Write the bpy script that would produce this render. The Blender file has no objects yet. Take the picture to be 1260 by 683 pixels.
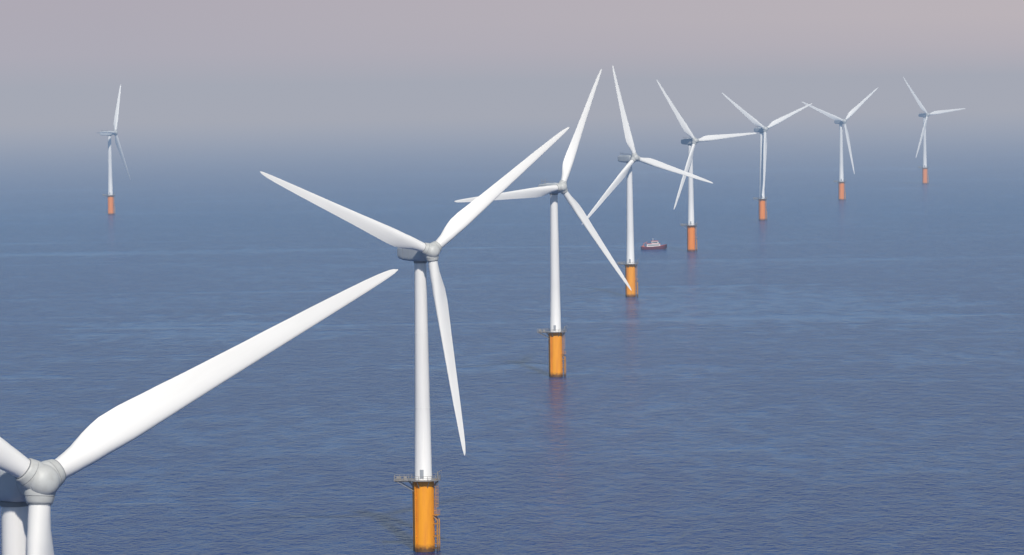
import bpy, bmesh, math, random
from mathutils import Matrix, Vector
random.seed(4)
sc = bpy.context.scene
col = sc.collection
sc.view_settings.view_transform = 'Standard'
sc.view_settings.look = 'None'
sc.view_settings.exposure = 0

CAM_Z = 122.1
HAZE_NEAR = (0.200, 0.310, 0.480)    # bluish haze emission painted on nearer surfaces (linear)
HAZE = (0.375, 0.395, 0.462)         # haze emission painted on far surfaces, also the sky at the horizon
HAZE_LEN = 5650.0                    # metres at which the painted haze leaves 1/e of a surface

# ---------------------------------------------------------------- materials
def haze_group():  # haze painted into surfaces as emission, growing with distance from the camera point
    g = bpy.data.node_groups.new("painted_haze", 'ShaderNodeTree')
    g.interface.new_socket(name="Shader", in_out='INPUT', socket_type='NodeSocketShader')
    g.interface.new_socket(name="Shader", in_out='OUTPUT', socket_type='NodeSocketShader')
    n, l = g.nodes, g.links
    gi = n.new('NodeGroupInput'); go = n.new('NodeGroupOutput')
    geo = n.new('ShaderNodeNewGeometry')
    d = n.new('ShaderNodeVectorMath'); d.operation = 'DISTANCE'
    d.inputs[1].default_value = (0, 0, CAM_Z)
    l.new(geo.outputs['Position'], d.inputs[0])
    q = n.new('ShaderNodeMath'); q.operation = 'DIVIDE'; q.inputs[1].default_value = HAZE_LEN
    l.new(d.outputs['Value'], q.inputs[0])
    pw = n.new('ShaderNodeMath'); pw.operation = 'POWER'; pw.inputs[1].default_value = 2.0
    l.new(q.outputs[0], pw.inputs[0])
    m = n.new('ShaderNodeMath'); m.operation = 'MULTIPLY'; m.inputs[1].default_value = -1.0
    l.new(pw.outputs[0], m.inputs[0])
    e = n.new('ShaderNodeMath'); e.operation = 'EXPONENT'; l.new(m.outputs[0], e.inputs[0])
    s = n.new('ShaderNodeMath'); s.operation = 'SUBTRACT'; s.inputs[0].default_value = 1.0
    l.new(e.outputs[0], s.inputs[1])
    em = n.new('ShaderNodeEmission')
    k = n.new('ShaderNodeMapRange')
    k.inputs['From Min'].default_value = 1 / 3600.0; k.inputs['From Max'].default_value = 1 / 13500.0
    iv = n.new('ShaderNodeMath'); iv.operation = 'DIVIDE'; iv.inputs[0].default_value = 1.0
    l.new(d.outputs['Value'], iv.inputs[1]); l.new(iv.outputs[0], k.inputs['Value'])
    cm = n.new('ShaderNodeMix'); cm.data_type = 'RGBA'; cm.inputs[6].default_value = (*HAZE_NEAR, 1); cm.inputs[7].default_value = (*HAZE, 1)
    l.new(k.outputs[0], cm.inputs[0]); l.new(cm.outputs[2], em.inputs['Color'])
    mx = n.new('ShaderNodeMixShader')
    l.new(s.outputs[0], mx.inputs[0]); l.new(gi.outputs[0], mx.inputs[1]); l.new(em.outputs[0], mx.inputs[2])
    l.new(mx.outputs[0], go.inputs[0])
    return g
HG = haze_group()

def new_mat(name, colour, rough=0.4, metallic=0.0, dirt=None, dirt_amt=0.3, scale=0.6, stretch=(1, 1, 1), spec=0.5):
    m = bpy.data.materials.new(name); m.use_nodes = True
    n, l = m.node_tree.nodes, m.node_tree.links
    n.clear()
    out = n.new('ShaderNodeOutputMaterial'); b = n.new('ShaderNodeBsdfPrincipled')
    b.inputs['Roughness'].default_value = rough; b.inputs['Metallic'].default_value = metallic
    b.inputs['Specular IOR Level'].default_value = spec
    b.inputs['Base Color'].default_value = (*colour, 1)
    if dirt:
        tc = n.new('ShaderNodeTexCoord'); mp = n.new('ShaderNodeMapping')
        mp.inputs['Scale'].default_value = stretch
        l.new(tc.outputs['Object'], mp.inputs[0])
        no = n.new('ShaderNodeTexNoise'); no.inputs['Scale'].default_value = scale
        no.inputs['Detail'].default_value = 5; no.inputs['Roughness'].default_value = 0.6
        l.new(mp.outputs[0], no.inputs['Vector'])
        mr = n.new('ShaderNodeMapRange'); mr.inputs['From Min'].default_value = 0.42
        mr.inputs['From Max'].default_value = 0.75; mr.inputs['To Max'].default_value = dirt_amt
        l.new(no.outputs['Fac'], mr.inputs['Value'])
        mx = n.new('ShaderNodeMix'); mx.data_type = 'RGBA'
        mx.inputs[6].default_value = (*colour, 1); mx.inputs[7].default_value = (*dirt, 1)
        l.new(mr.outputs[0], mx.inputs[0]); l.new(mx.outputs[2], b.inputs['Base Color'])
        m['mix'] = mx.name
    h = n.new('ShaderNodeGroup'); h.node_tree = HG  # painted haze glow goes over every material
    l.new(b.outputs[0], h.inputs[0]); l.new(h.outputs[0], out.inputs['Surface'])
    return m

M_BLADE = new_mat("white_blade_gelcoat", (0.83, 0.82, 0.79), 0.45, dirt=(0.60, 0.59, 0.56), dirt_amt=0.22, scale=0.5, stretch=(1, 1, .15))
M_TOWER = new_mat("white_tower_paint", (0.80, 0.79, 0.77), 0.5, dirt=(0.58, 0.57, 0.54), dirt_amt=0.3, scale=0.8, stretch=(1, 1, .08))
M_NAC = new_mat("shade_grey_nacelle_paint", (0.50, 0.53, 0.55), 0.5, dirt=(0.40, 0.41, 0.40), dirt_amt=0.3, scale=0.7)  # grey base colour stands in for shade on the nacelle
M_HUB = new_mat("pale_grey_hub_paint", (0.54, 0.55, 0.53), 0.5, dirt=(0.38, 0.37, 0.34), dirt_amt=0.5, scale=0.8)
M_YEL = new_mat("golden_orange_marine_paint", (0.95, 0.37, 0.010), 0.5, dirt=(0.62, 0.19, 0.02), dirt_amt=0.6, scale=0.7, stretch=(1, 1, .12))
M_ORG = new_mat("far_orange_marine_paint", (0.93, 0.28, 0.012), 0.5, dirt=(0.62, 0.14, 0.02), dirt_amt=0.5, scale=0.7, stretch=(1, 1, .12))  # redder orange used on the farther foundations
M_STEEL = new_mat("galvanised_steel", (0.28, 0.27, 0.26), 0.55, dirt=(0.15, 0.11, 0.08), dirt_amt=0.5, scale=1.2)
M_DARK = new_mat("dark_seam", (0.22, 0.23, 0.24), 0.6)
M_SEAM = new_mat("grey_hub_seam", (0.26, 0.27, 0.28), 0.6)
M_RAIL = new_mat("weathered_ladder_paint", (0.58, 0.27, 0.04), 0.55, dirt=(0.20, 0.11, 0.05), dirt_amt=0.6, scale=1.2)
M_DOOR = new_mat("grey_door_paint", (0.35, 0.37, 0.40), 0.5)

# tide mark on the paint: dark growth near the water
def tide_mark(m):
    n, l = m.node_tree.nodes, m.node_tree.links
    b = [x for x in n if x.type == 'BSDF_PRINCIPLED'][0]
    src = n[m['mix']].outputs[2]
    geo = n.new('ShaderNodeNewGeometry'); sp = n.new('ShaderNodeSeparateXYZ'); l.new(geo.outputs['Position'], sp.inputs[0])
    no = n.new('ShaderNodeTexNoise'); no.inputs['Scale'].default_value = 1.3; no.inputs['Detail'].default_value = 4
    l.new(geo.outputs['Position'], no.inputs['Vector'])
    a = n.new('ShaderNodeMath'); a.operation = 'MULTIPLY_ADD'; a.inputs[1].default_value = -1.6
    l.new(no.outputs['Fac'], a.inputs[0]); l.new(sp.outputs['Z'], a.inputs[2])
    mr = n.new('ShaderNodeMapRange'); mr.inputs['From Min'].default_value = -0.1; mr.inputs['From Max'].default_value = 1.3
    mr.inputs['To Min'].default_value = 0.9; mr.inputs['To Max'].default_value = 0.0
    l.new(a.outputs[0], mr.inputs['Value'])
    mx = n.new('ShaderNodeMix'); mx.data_type = 'RGBA'; mx.inputs[7].default_value = (0.06, 0.035, 0.02, 1)
    l.new(mr.outputs[0], mx.inputs[0]); l.new(src, mx.inputs[6]); l.new(mx.outputs[2], b.inputs['Base Color'])
tide_mark(M_YEL); tide_mark(M_ORG); tide_mark(M_RAIL)

# ---------------------------------------------------------------- mesh helpers
def mesh_obj(name, bm, mats, smooth=True, angle=40):
    bmesh.ops.recalc_face_normals(bm, faces=bm.faces)
    me = bpy.data.meshes.new(name); bm.to_mesh(me); bm.free()
    for m in (mats if isinstance(mats, (list, tuple)) else [mats]): me.materials.append(m)
    if smooth:
        me.polygons.foreach_set("use_smooth", [True] * len(me.polygons))
        try: me.set_sharp_from_angle(angle=math.radians(angle))
        except Exception: pass
    ob = bpy.data.objects.new(name, me); col.objects.link(ob)
    return ob

def rings(bm, loops, cap0=True, cap1=True, mat=0, mats=None):
    vs = [[bm.verts.new(p) for p in lp] for lp in loops]
    for k, (a, b) in enumerate(zip(vs, vs[1:])):
        n = len(a)
        for i in range(n):
            f = bm.faces.new((a[i], a[(i + 1) % n], b[(i + 1) % n], b[i]))
            f.material_index = mats.get(k, 0) if mats else mat
    if cap0: bm.faces.new(vs[0]).material_index = mat
    if cap1: bm.faces.new(list(reversed(vs[-1]))).material_index = mat

def lathe(bm, prof, seg=48, axis='Z', off=(0, 0), mat=0, mats=None):
    L = []
    for (h, r) in prof:
        lp = []
        for i in range(seg):
            a = 2 * math.pi * i / seg
            if axis == 'Z': lp.append((off[0] + r * math.cos(a), off[1] + r * math.sin(a), h))
            else: lp.append((r * math.cos(a), h, r * math.sin(a)))
        L.append(lp)
    rings(bm, L, mat=mat, mats=mats)

def tube(bm, a, b, r, seg=8, mat=0):
    a, b = Vector(a), Vector(b); d = (b - a).normalized()
    u = d.orthogonal().normalized(); v = d.cross(u)
    L = [[tuple(p + r * (math.cos(2 * math.pi * i / seg) * u + math.sin(2 * math.pi * i / seg) * v)) for i in range(seg)] for p in (a, b)]
    rings(bm, L, mat=mat)

def box(bm, lo, hi, mat=0):
    x0, y0, z0 = lo; x1, y1, z1 = hi
    L = [[(x0, y0, z), (x1, y0, z), (x1, y1, z), (x0, y1, z)] for z in (z0, z1)]
    rings(bm, L, mat=mat)

# ---------------------------------------------------------------- turbine dimensions (metres)
R = 53.5; HUB_Z = 77.9; TILT = 0.0928; CONE = 0.0125; OVER = 5.9; DECK = 18.7

def interp(tab, t):
    for (a, va), (b, vb) in zip(tab, tab[1:]):
        if t <= b:
            k = (t - a) / (b - a); k = k * k * (3 - 2 * k) * .35 + k * .65
            return va + (vb - va) * k
    return tab[-1][1]

def build_blade():
    bm = bmesh.new(); N = 36
    chord = [(0, 2.45), (.05, 2.45), (.09, 2.8), (.14, 3.65), (.19, 4.2), (.24, 4.25), (.32, 3.88), (.45, 3.25), (.60, 2.68), (.75, 2.12), (.88, 1.55), (.95, 1.12), (.985, .68), (1, .12)]
    thick = [(0, 1.0), (.05, 1.0), (.10, .78), (.16, .52), (.24, .36), (.4, .26), (.7, .19), (1, .16)]
    twist = [(0, 15), (.15, 15), (.3, 9), (.5, 5), (.75, 2), (1, 0)]
    L = []
    S = [.02, .03, .045, .046, .05, .065, .08, .10, .12, .14, .165, .19, .215, .24, .27, .30, .35, .40, .46, .52, .58, .64, .70, .76, .82, .87, .91, .94, .965, .98, .99, .997, 1.0]
    for s in S:
        c = interp(chord, s); t = interp(thick, s); tw = math.radians(interp(twist, s))
        circ = max(0.0, min(1.0, (s - .05) / .14)); circ = circ * circ * (3 - 2 * circ)
        if s <= .045: c *= 1.05
        lp = []
        for i in range(N):
            a = 2 * math.pi * i / N
            cx, cy = .5 * math.cos(a), .5 * math.sin(a)               # circular root
            xx = .5 * (1 + math.cos(a))                               # 1 = trailing
            yt = 5 * t * (.2969 * math.sqrt(xx) - .126 * xx - .3516 * xx**2 + .2843 * xx**3 - .1036 * xx**4)
            px = .33 - xx; py = (yt if math.sin(a) >= 0 else -yt) + .02 * math.sin(math.pi * xx)
            rx, ry = -cx, cy * t
            x = (rx * (1 - circ) + px * circ) * c; y = (ry * (1 - circ) + py * circ) * c
            X = x * math.cos(tw) + y * math.sin(tw)
            Y = -x * math.sin(tw) + y * math.cos(tw) - 0.7 * s * s * s
            lp.append((X, Y, s * R))
        L.append(lp)
    rings(bm, L)
    lathe(bm, [(2.50, 1.33), (2.64, 1.33)], 36, mat=1)      # seal where the blade enters the hub
    return mesh_obj("blade", bm, [M_BLADE, M_SEAM], angle=50)

def build_hub():
    bm = bmesh.new()
    prof = [(2.6, 1.50), (2.42, 1.58), (2.3, 1.70), (1.9, 1.82), (1.3, 1.91), (.4, 1.96), (-.5, 1.94), (-1.0, 1.87), (-1.04, 1.84), (-1.11, 1.82), (-1.13, 1.83),
            (-1.4, 1.74), (-1.75, 1.54), (-2.0, 1.29), (-2.18, 1.0), (-2.3, .7), (-2.37, .4), (-2.4, .05)]
    lathe(bm, prof, 48, 'Y', mats={8: 1})
    for i in range(3):                                  # collars at the three blade openings
        b2 = bmesh.new(); lathe(b2, [(.9, 1.82), (1.35, 1.78), (1.66, 1.70), (1.68, 1.64), (1.74, 1.64), (1.76, 1.68), (2.05, 1.60), (2.3, 1.52), (2.46, 1.46), (2.52, 1.38), (2.52, 1.28)], 40, mats={3: 1})
        me = bpy.data.meshes.new("t"); b2.to_mesh(me); b2.free()
        me.transform(Matrix.Rotation(math.pi / 2 - i * 2 * math.pi / 3, 4, 'Y'))
        bm.from_mesh(me); bpy.data.meshes.remove(me)
    return mesh_obj("rotor_hub", bm, [M_HUB, M_SEAM], angle=40)

def build_nacelle():
    bm = bmesh.new(); N = 48; L = []
    rows = [(-3.62, 1.5, -1.1, 2.0, 2), (-3.5, 1.8, -1.4, 2.25, 2.1), (-3.3, 1.9, -1.6, 2.3, 2.3), (-2.9, 1.98, -1.8, 2.28, 2.6), (-2.2, 2.05, -2.05, 2.2, 3.6), (0, 2.1, -2.2, 2.05, 5), (3, 2.1, -2.2, 1.9, 6),
            (6.5, 2.08, -2.05, 1.75, 6), (8.3, 2.0, -1.75, 1.62, 6), (8.9, 1.9, -1.5, 1.5, 5), (9.15, 1.6, -1.2, 1.2, 4)]
    for (y, hw, z0, z1, e) in rows:
        lp = []
        for i in range(N):
            a = 2 * math.pi * (i + .5) / N; c, s = math.cos(a), math.sin(a)
            x = hw * math.copysign(abs(c) ** (2 / e), c); z = (z0 + z1) / 2 + (z1 - z0) / 2 * math.copysign(abs(s) ** (2 / e), s)
            lp.append((x, y, z))
        L.append(lp)
    rings(bm, L)
    box(bm, (-1.5, 3.2, 1.75), (1.5, 5.2, 2.12)); box(bm, (-.8, -.9, 1.9), (.8, .6, 2.3))
    for y in (2.6, 5.6):                                 # panel joints
        for sx in (-1, 1): box(bm, (sx * 2.0, y, -1.7), (sx * 2.12, y + .05, 1.3), 1)
    lathe(bm, [(-2.65, 1.72), (-2.1, 1.72)], 36, mat=2)      # yaw bearing collar
    return mesh_obj("nacelle", bm, [M_NAC, M_SEAM, M_DARK], angle=35)

def build_mast():
    bm = bmesh.new()
    for x in (-.9, .9):
        tube(bm, (x, 7.6, 1.5), (x, 7.6, 3.4), .06)
        bmesh.ops.create_uvsphere(bm, u_segments=8, v_segments=6, radius=.16, matrix=Matrix.Translation((x, 7.6, 3.45)))
    tube(bm, (-.9, 7.6, 2.9), (.9, 7.6, 2.9), .06)
    for x in (-1.5, 1.5):
        for y in (2.0, 4.3, 6.6): tube(bm, (x, y, 1.6), (x, y, 2.8), .045)
        tube(bm, (x, 2.0, 2.8), (x, 6.6, 2.8), .045)
    return mesh_obj("weather_mast", bm, M_STEEL)

def build_tower():
    bm = bmesh.new()
    zt = HUB_Z - 2.2; rb = 2.22; rt = 1.52
    prof = [(DECK - .3, rb + .04), (DECK + .25, rb + .04), (DECK + .3, rb)]
    for zf in (37.5, 57.0):
        r = rb + (rt - rb) * (zf - DECK) / (zt - DECK)
        prof += [(zf - .12, r + .003), (zf - .10, r + .04), (zf + .10, r + .04), (zf + .12, r - .003)]
    prof += [(zt - .4, rt + .01), (zt - .35, 1.62), (zt, 1.62)]
    lathe(bm, prof, 64)
    return mesh_obj("tower", bm, M_TOWER, angle=60)

def build_door():
    bm = bmesh.new(); L = []
    for z in (DECK + .5, DECK + 2.8):
        lp = []
        for k in range(7):
            a = math.radians(-112 + k * 4.2); lp.append((2.29 * math.cos(a), 2.29 * math.sin(a), z))
        for k in reversed(range(7)):
            a = math.radians(-112 + k * 4.2); lp.append((2.1 * math.cos(a), 2.1 * math.sin(a), z))
        L.append(lp)
    rings(bm, L)
    return mesh_obj("door", bm, M_DOOR, smooth=False)

def build_tp():
    bm = bmesh.new()
    lathe(bm, [(-6, 2.75), (DECK - 1.3, 2.75), (DECK - 1.25, 2.87), (DECK - .9, 2.87), (DECK - .85, 2.75), (DECK - .16, 2.75)], 64)
    tube(bm, (-2.2, -2.2, -4), (-2.2, -2.2, DECK - .3), .16)        # cable tube
    tube(bm, (-2.8, 1.5, -4), (-2.8, 1.5, DECK - .3), .16)
    for z in (4, 9, 14): tube(bm, (-2.2, -2.2, z), (-1.7, -1.7, z), .12)
    return mesh_obj("transition_piece", bm, M_YEL, angle=45)

def deck_outline():
    pts = []
    for k in range(21):
        a = math.radians(-150 + k * 15); pts.append((4.5 * math.cos(a), 4.5 * math.sin(a)))
    pts += [(-7.7, 2.25), (-7.7, -2.25)]
    return pts

def build_platform():
    bm = bmesh.new(); o = deck_outline()
    rings(bm, [[(x, y, z) for x, y in o] for z in (DECK - .10, DECK + .06)])
    for k in range(8):
        a = math.radians(k * 45 + 22); c, s = math.cos(a), math.sin(a)
        tube(bm, (4.2 * c, 4.2 * s, DECK - .2), (2.7 * c, 2.7 * s, DECK - 2.0), .10)
    for y in (-1.9, 1.9):
        tube(bm, (-7.3, y, DECK - .22), (-2.0, y, DECK - .22), .11)
        tube(bm, (-7.0, y, DECK - .22), (-2.3, y * .7, DECK - 3.0), .10)
    box(bm, (-7.0, -1.2, DECK + .06), (-5.8, 0, DECK + 1.0)); box(bm, (-5.2, .5, DECK + .06), (-4.4, 1.5, DECK + .8))
    return mesh_obj("access_platform", bm, M_STEEL, smooth=False)

def build_railing():
    bm = bmesh.new(); o = deck_outline(); n = len(o)
    for i in range(n):
        a, b = o[i], o[(i + 1) % n]
        for z in (.65, 1.2): tube(bm, (a[0] * .985, a[1] * .985, DECK + z), (b[0] * .985, b[1] * .985, DECK + z), .045, 6)
        k = max(1, round(math.dist(a, b) / 1.4))
        for j in range(k):
            x, y = a[0] + (b[0] - a[0]) * j / k, a[1] + (b[1] - a[1]) * j / k
            tube(bm, (x * .985, y * .985, DECK), (x * .985, y * .985, DECK + 1.2), .05, 6)
    return mesh_obj("railing", bm, M_STEEL)

def build_crane():
    bm = bmesh.new()
    tube(bm, (3.7, -1.6, DECK), (3.7, -1.6, DECK + 2.2), .12)
    tube(bm, (3.7, -1.6, DECK + 2.1), (4.8, -1.9, DECK + 2.6), .08)
    tube(bm, (3.7, -1.6, DECK + 1.5), (4.4, -1.8, DECK + 2.4), .05)
    tube(bm, (4.8, -1.9, DECK + 2.6), (4.8, -1.9, DECK + 1.6), .03)
    return mesh_obj("davit_crane", bm, M_STEEL)

def build_landing():
    bm = bmesh.new()
    for y in (-1.0, 1.0):                                   # fender tubes
        tube(bm, (3.85, y, -3), (3.85, y, 8.2), .15); tube(bm, (3.85, y, 8.2), (2.6, y * .9, 9.2), .13)
        for z in (.8, 4.0, 7.2): tube(bm, (3.85, y, z), (2.5, y * .8, z), .09)
    def ladder(x, z0, z1, cage=True):
        for y in (-.35, .35): tube(bm, (x, y, z0), (x, y, z1), .055, 6)
        z = z0 + .2
        while z < z1:
            tube(bm, (x, -.35, z), (x, .35, z), .03, 5); z += .45
        if cage:
            z = z0 + 2.0; hoops = []
            while z < z1:
                p = [(x + .75 * math.sin(math.radians(t)), -.40 * math.cos(math.radians(t)), z) for t in range(0, 181, 30)]
                for a, b in zip(p, p[1:]): tube(bm, a, b, .03, 5)
                hoops.append(p); z += .9
            for k in (1, 3, 5):
                if len(hoops) > 1: tube(bm, hoops[0][k], hoops[-1][k], .03, 5)
        for k in range(3): tube(bm, (x, 0, z0 + 1 + k * 3), (2.5, 0, z0 + 1 + k * 3), .07, 6)
    ladder(3.4, -2, 9.6, False); ladder(3.2, 9.6, DECK + .1)
    box(bm, (2.7, -1.3, 9.47), (4.1, 1.3, 9.57))
    for (x, y) in ((4.0, -1.2), (4.0, 0), (4.0, 1.2), (3.0, -1.2), (3.0, 1.2)): tube(bm, (x, y, 9.6), (x, y, 10.7), .035, 6)
    for z in (10.15, 10.7):
        tube(bm, (4.0, -1.2, z), (4.0, 1.2, z), .035, 6)
        for y in (-1.2, 1.2): tube(bm, (3.0, y, z), (4.0, y, z), .035, 6)
    return mesh_obj("boat_landing_ladder", bm, M_RAIL)

blade = build_blade(); hub = build_hub(); nacelle = build_nacelle(); mast = build_mast(); tower = build_tower(); door = build_door()
tp = build_tp(); platform = build_platform(); railing = build_railing(); crane = build_crane(); landing = build_landing()
protos = [blade, hub, nacelle, mast, tower, door, tp, platform, railing, crane, landing]

# x, y, yaw, rotor angle, blade pitch in degrees, label
TURB = [
 (-56.2, 442, .626, .415, 0, "very large white wind turbine with broad blades above the sea"),
 (-23.8, 1026, .531, .627, 0, "white three-bladed wind turbine on orange foundation with railed platform"),
 (17.7, 1627, .576, 1.130, 0, "white three-bladed wind turbine on orange foundation in open sea"),
 (66.8, 2220, .556, 1.795, 0, "white wind turbine on orange foundation, ladder down to water"),
 (127.5, 2797, .561, 2.175, 0, "white wind turbine on orange foundation standing near a boat"),
 (215.6, 3388, .520, 2.500, 0, "white wind turbine with one blade hanging before its tower"),
 (327.7, 3912, .503, 2.756, 0, "small white wind turbine with two blades raised in haze"),
 (468.2, 4462, .538, 2.204, 0, "small hazy white wind turbine on orange foundation in sea"),
 (-382.8, 3775, 1.313, 1.026, 78, "white wind turbine seen side-on, standing apart from the row"),
]
def put(proto, parent, mat):
    o = proto.copy(); col.objects.link(o); o.parent = parent; o.matrix_local = mat
    return o
I4 = Matrix.Identity(4)
for (X, Y, yaw, ph, pit, lab) in TURB:
    root = bpy.data.objects.new("wind_turbine", None); col.objects.link(root)
    root.location = (X, Y, 0); root.empty_display_size = 5
    root["label"] = lab; root["category"] = "wind turbine"; root["group"] = "wind turbines standing in the sea"
    put(tower, root, I4); t_ = put(tp, root, I4)
    if Y > 2500:
        t_.material_slots[0].link = 'OBJECT'; t_.material_slots[0].material = M_ORG
    p_ = put(platform, root, I4); put(railing, p_, I4); put(crane, p_, I4)
    put(door, root, I4)
    put(landing, t_, Matrix.Rotation(math.radians(-12), 4, 'Z'))
    na = put(nacelle, root, Matrix.Translation((0, 0, HUB_Z)) @ Matrix.Rotation(yaw, 4, 'Z')); put(mast, na, I4)
    n = Vector((math.sin(yaw) * math.cos(TILT), -math.cos(yaw) * math.cos(TILT), math.sin(TILT)))
    s = Vector((math.cos(yaw), math.sin(yaw), 0)); up = n.cross(s)
    F = Matrix((s, -n, up)).transposed().to_4x4()
    h = put(hub, root, Matrix.Translation(Vector((0, 0, HUB_Z)) + n * OVER) @ F @ Matrix.Rotation(-ph, 4, 'Y'))
    for k in range(3):
        put(blade, h, Matrix.Rotation(math.pi / 2 - k * 2 * math.pi / 3, 4, 'Y') @ Matrix.Rotation(CONE, 4, 'X') @ Matrix.Rotation(-math.radians(pit), 4, 'Z'))
for p in protos: bpy.data.objects.remove(p)

# ---------------------------------------------------------------- work boat
M_HULL = new_mat("dull_red_hull_paint", (0.19, 0.036, 0.045), 0.5, dirt=(0.06, 0.04, 0.06), dirt_amt=.6, scale=.5)
M_BW = new_mat("white_boat_paint", (0.80, 0.80, 0.80), 0.4, dirt=(.5, .45, .4), dirt_amt=.3, scale=.8)
M_RED = new_mat("red_boat_trim_paint", (0.50, 0.09, 0.05), 0.5)
M_GLASS = new_mat("dark_window_glass", (0.03, 0.04, 0.06), 0.1)
M_DECK = new_mat("orange_deck_gear", (0.6, 0.14, 0.05), 0.6)
boat = bpy.data.objects.new("work_boat", None); col.objects.link(boat)
boat.location = (102.4, 2840, 0); boat.rotation_euler = (0, 0, math.radians(8))
boat["label"] = "small work boat, dark red hull and white wheelhouse, on water"; boat["category"] = "boat"
def part(ob, par=boat): ob.parent = par; return ob
bm = bmesh.new(); L = []
for (x, hb, zk, zd) in [(-9.2, 2.4, -.2, 2.1), (-7, 2.75, -.8, 2.0), (-2, 2.9, -.9, 2.0), (3, 2.7, -.9, 2.3), (6, 1.9, -.7, 2.7), (8, .95, -.3, 3.1), (9.6, .12, .8, 3.5)]:
    L.append([(x, -hb, zd), (x, -hb * .93, zd * .3), (x, -hb * .55, zk), (x, hb * .55, zk), (x, hb * .93, zd * .3), (x, hb, zd)])
rings(bm, L); hull = part(mesh_obj("hull", bm, M_HULL, angle=30))
bm = bmesh.new()
for y in (-1, 1):
    P = [(-9.1, 2.45), (-7, 2.78), (-2, 2.92), (3, 2.72), (6, 1.92), (8, .98), (9.6, .12)]; Z = [2.1, 2.0, 2.0, 2.3, 2.7, 3.1, 3.5]
    for i in range(6): tube(bm, (P[i][0], y * P[i][1], Z[i] + .05), (P[i + 1][0], y * P[i + 1][1], Z[i + 1] + .05), .12)
part(mesh_obj("gunwale", bm, M_RED))
def slab(bm, x0, x1, hw, z0, z1, rake=.4):
    rings(bm, [[(x0, -hw, z0), (x1, -hw, z0), (x1, hw, z0), (x0, hw, z0)], [(x0 + .1, -hw * .93, z1), (x1 - rake, -hw * .93, z1), (x1 - rake, hw * .93, z1), (x0 + .1, hw * .93, z1)]])
bm = bmesh.new(); slab(bm, -5.5, 4.6, 2.2, 2.0, 4.0, .5)
ch = part(mesh_obj("cabin", bm, M_BW, smooth=False))
bm = bmesh.new(); slab(bm, -1.8, 3.4, 1.8, 4.2, 5.9, .7)
wh = part(mesh_obj("wheelhouse", bm, M_BW, smooth=False))
bm = bmesh.new(); slab(bm, -5.8, 4.6, 2.3, 4.003, 4.25, .1); slab(bm, -2.1, 3.0, 1.95, 5.903, 6.25, .1)
part(mesh_obj("deckhouse_roof", bm, M_RED, smooth=False))
bm = bmesh.new(); box(bm, (-1.4, -1.84, 4.8), (2.4, 1.84, 5.5)); box(bm, (2.3, -1.5, 4.8), (3.24, 1.5, 5.5))
part(mesh_obj("window", bm, M_GLASS, smooth=False), wh)
bm = bmesh.new(); box(bm, (-4.8, -2.2, 2.9), (3.6, 2.2, 3.4))
part(mesh_obj("window", bm, M_GLASS, smooth=False), ch)
bm = bmesh.new(); tube(bm, (-.6, 0, 6.0), (-.6, 0, 8.2), .16); tube(bm, (-.6, -1, 7.3), (-.6, 1, 7.3), .08); box(bm, (-1, -.6, 6.7), (-.2, .6, 6.85))
part(mesh_obj("mast", bm, M_BW))
bm = bmesh.new(); tube(bm, (-7.2, .6, 2), (-7.2, .6, 4.4), .22); tube(bm, (-7.2, .6, 4.3), (-4.7, .2, 5.4), .16); box(bm, (-8.6, -1.4, 2.05), (-7.8, .1, 2.9))
part(mesh_obj("deck_crane", bm, M_DECK))

# ---------------------------------------------------------------- sea
bm = bmesh.new()
S = 110000.0; xs = [-S, -20000, -5000, -1000, 1000, 5000, 20000, S]; ys = [-3000, 0, 2000, 5000, 12000, 30000, S]
V = [[bm.verts.new((x, y, 0)) for x in xs] for y in ys]
for j in range(len(ys) - 1):
    for i in range(len(xs) - 1): bm.faces.new((V[j][i], V[j][i + 1], V[j + 1][i + 1], V[j + 1][i]))
M_SEA = bpy.data.materials.new("sea_water"); M_SEA.use_nodes = True
n, l = M_SEA.node_tree.nodes, M_SEA.node_tree.links; n.clear()
out = n.new('ShaderNodeOutputMaterial'); b = n.new('ShaderNodeBsdfPrincipled')
geo = n.new('ShaderNodeNewGeometry')
def noise(scale, detail=3, rough=.55, rot=0.0, dist=0.0, off=(0, 0)):
    mp = n.new('ShaderNodeMapping'); mp.inputs['Scale'].default_value = (scale[0], scale[1], 1); mp.inputs['Rotation'].default_value = (0, 0, rot)
    mp.inputs['Location'].default_value = (off[0], off[1], 0)
    l.new(geo.outputs['Position'], mp.inputs[0])
    t = n.new('ShaderNodeTexNoise'); t.noise_dimensions = '2D'; t.inputs['Scale'].default_value = 1; t.inputs['Detail'].default_value = detail
    t.inputs['Roughness'].default_value = rough; t.inputs['Distortion'].default_value = dist
    l.new(mp.outputs[0], t.inputs['Vector']); return t.outputs['Fac']
def math_(op, a, b_=None, c=None):
    m = n.new('ShaderNodeMath'); m.operation = op
    for i, v in enumerate((a, b_, c)):
        if v is None: continue
        if isinstance(v, (int, float)): m.inputs[i].default_value = v
        else: l.new(v, m.inputs[i])
    return m.outputs[0]
def rng(v, a, b_, c, d):
    m = n.new('ShaderNodeMapRange'); m.inputs['From Min'].default_value = a; m.inputs['From Max'].default_value = b_
    m.inputs['To Min'].default_value = c; m.inputs['To Max'].default_value = d; m.interpolation_type = 'SMOOTHSTEP'
    l.new(v, m.inputs['Value']); return m.outputs[0]
chop = noise((.58, .36), 3, .62, .30)
swell = noise((.17, .10), 2, .55, .4)
patch = noise((.0048, .0040), 6, .62, .12, .4, (3.3, 7.1))
streak = noise((.0016, .0190), 5, .62, -.03, .5, (1.7, .4))
mott = noise((.075, .030), 4, .65, .1, .3)
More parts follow.
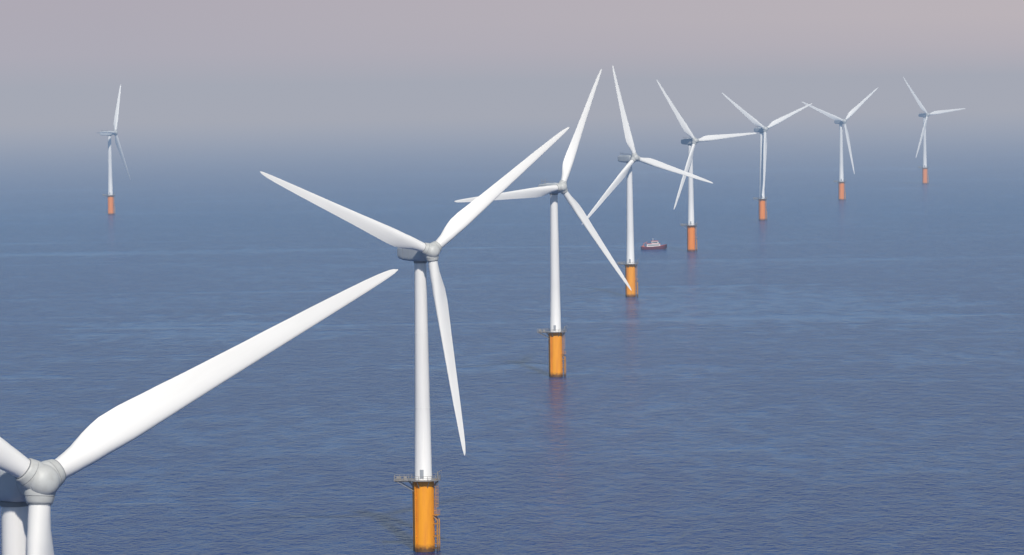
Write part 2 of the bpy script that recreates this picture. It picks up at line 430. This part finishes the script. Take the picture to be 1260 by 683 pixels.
# wind slicks: smooth water with ragged edges  (centre x, centre y, half length x, half length y, strength)
sepx = n.new('ShaderNodeSeparateXYZ'); l.new(geo.outputs['Position'], sepx.inputs[0])
slick = None
for (cx, cy, rx, ry, st) in [(135, 2130, 120, 210, .65), (-150, 1950, 75, 150, .55), (-230, 2900, 260, 50, .6), (60, 1660, 50, 40, .5), (-15, 1690, 40, 30, .6), (330, 5250, 420, 160, .5), (95, 2860, 60, 40, .5), (230, 1700, 120, 60, .4)]:
    dx = math_('DIVIDE', math_('SUBTRACT', sepx.outputs['X'], cx), rx); dy = math_('DIVIDE', math_('SUBTRACT', sepx.outputs['Y'], cy), ry)
    r2 = math_('ADD', math_('MULTIPLY', dx, dx), math_('MULTIPLY', dy, dy))
    r2 = math_('ADD', r2, math_('MULTIPLY', math_('SUBTRACT', streak, .5), -3.0))
    r2 = math_('ADD', r2, math_('MULTIPLY', math_('SUBTRACT', mott, .5), -1.6))
    v = rng(r2, .0, 1.3, st, 0)
    slick = v if slick is None else math_('MAXIMUM', slick, v)
calm = math_('ADD', math_('ADD', rng(patch, .46, .68, 0, .35), rng(streak, .56, .70, 0, .45)), math_('ADD', rng(mott, .34, .70, -.26, .34), slick))
amp = rng(calm, -.1, 1.3, 1.15, .45)
hgt = math_('MULTIPLY', math_('ADD', math_('MULTIPLY', chop, 1.55), math_('MULTIPLY', swell, 2.2)), amp)
bp = n.new('ShaderNodeBump'); bp.inputs['Strength'].default_value = 1.0; bp.inputs['Distance'].default_value = 1.0
l.new(hgt, bp.inputs['Height']); l.new(bp.outputs[0], b.inputs['Normal'])
mx = n.new('ShaderNodeMix'); mx.data_type = 'RGBA'
mx.inputs[6].default_value = (0.002, 0.033, 0.165, 1); mx.inputs[7].default_value = (0.036, 0.112, 0.285, 1)
l.new(rng(calm, -.25, 1.3, 0, 1), mx.inputs[0]); l.new(mx.outputs[2], b.inputs['Base Color'])
b.inputs['IOR'].default_value = 1.333
b.inputs['Roughness'].default_value = .20
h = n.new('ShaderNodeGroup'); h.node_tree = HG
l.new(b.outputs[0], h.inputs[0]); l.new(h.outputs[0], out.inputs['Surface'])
sea = mesh_obj("water", bm, M_SEA, smooth=False); sea["kind"] = "structure"

# ---------------------------------------------------------------- sky and sun
sun_dir = Vector((.14, -.76, .66)).normalized()
elev = math.asin(sun_dir.z); azim = math.atan2(sun_dir.x, sun_dir.y)
w = bpy.data.worlds.new("World"); sc.world = w; w.use_nodes = True
n, l = w.node_tree.nodes, w.node_tree.links; n.clear()
wo = n.new('ShaderNodeOutputWorld'); sky = n.new('ShaderNodeTexSky'); sky.sky_type = 'NISHITA'; sky.sun_disc = False
sky.sun_elevation = elev; sky.sun_rotation = azim; sky.air_density = 1.0; sky.dust_density = .4; sky.ozone_density = 3.0
b1 = n.new('ShaderNodeBackground'); b1.inputs[1].default_value = .08; l.new(sky.outputs[0], b1.inputs[0])
tc = n.new('ShaderNodeTexCoord'); sp = n.new('ShaderNodeSeparateXYZ'); l.new(tc.outputs['Generated'], sp.inputs[0])
rp = n.new('ShaderNodeValToRGB'); mr = n.new('ShaderNodeMapRange'); mr.inputs['From Min'].default_value = 0; mr.inputs['From Max'].default_value = .05
l.new(sp.outputs['Z'], mr.inputs['Value']); l.new(mr.outputs[0], rp.inputs[0])
e = rp.color_ramp.elements; e[0].position = 0; e[0].color = (*HAZE, 1); e[1].position = 1; e[1].color = (.42, .40, .46, 1)
x = e.new(.16); x.color = (.415, .405, .468, 1)
x = e.new(.40); x.color = (.425, .402, .460, 1)
# the air is a little warmer and lighter towards +X
xr = n.new('ShaderNodeMapRange'); xr.inputs['From Min'].default_value = -.10; xr.inputs['From Max'].default_value = .16; l.new(sp.outputs['X'], xr.inputs['Value'])
zr = n.new('ShaderNodeMapRange'); zr.inputs['From Min'].default_value = .0; zr.inputs['From Max'].default_value = .015; l.new(sp.outputs['Z'], zr.inputs['Value'])
xm = n.new('ShaderNodeMath'); xm.operation = 'MULTIPLY'; l.new(xr.outputs[0], xm.inputs[0]); l.new(zr.outputs[0], xm.inputs[1])
wm = n.new('ShaderNodeMix'); wm.data_type = 'RGBA'; wm.inputs[7].default_value = (.505, .458, .487, 1)
l.new(xm.outputs[0], wm.inputs[0]); l.new(rp.outputs[0], wm.inputs[6])
b2 = n.new('ShaderNodeBackground'); b2.inputs[1].default_value = 1.0; l.new(wm.outputs[2], b2.inputs[0])
fm = n.new('ShaderNodeMapRange'); fm.interpolation_type = 'SMOOTHSTEP'; fm.inputs['From Min'].default_value = .024; fm.inputs['From Max'].default_value = .075
fm.inputs['To Min'].default_value = 1; fm.inputs['To Max'].default_value = 0
l.new(sp.outputs['Z'], fm.inputs['Value'])
ms = n.new('ShaderNodeMixShader'); l.new(fm.outputs[0], ms.inputs[0]); l.new(b1.outputs[0], ms.inputs[1]); l.new(b2.outputs[0], ms.inputs[2])
l.new(ms.outputs[0], wo.inputs['Surface'])
sl = bpy.data.lights.new("sun", 'SUN'); sl.energy = 3.7; sl.angle = math.radians(2.0); sl.color = (1, .94, .85)
so = bpy.data.objects.new("sun", sl); col.objects.link(so); so.rotation_euler = sun_dir.to_track_quat('Z', 'Y').to_euler(); so.location = (0, 0, 400)

# ---------------------------------------------------------------- camera
f = 4858.0; pitch = .0496; roll = .0135
cd = bpy.data.cameras.new("camera"); cam = bpy.data.objects.new("camera", cd); col.objects.link(cam)
cd.sensor_width = 36; cd.lens = f / 1260 * 36; cd.clip_start = 1; cd.clip_end = 400000
cam.matrix_world = Matrix.Translation((0, 0, CAM_Z)) @ Matrix.Rotation(math.pi / 2 - pitch, 4, 'X') @ Matrix.Rotation(-roll, 4, 'Z')
sc.camera = cam
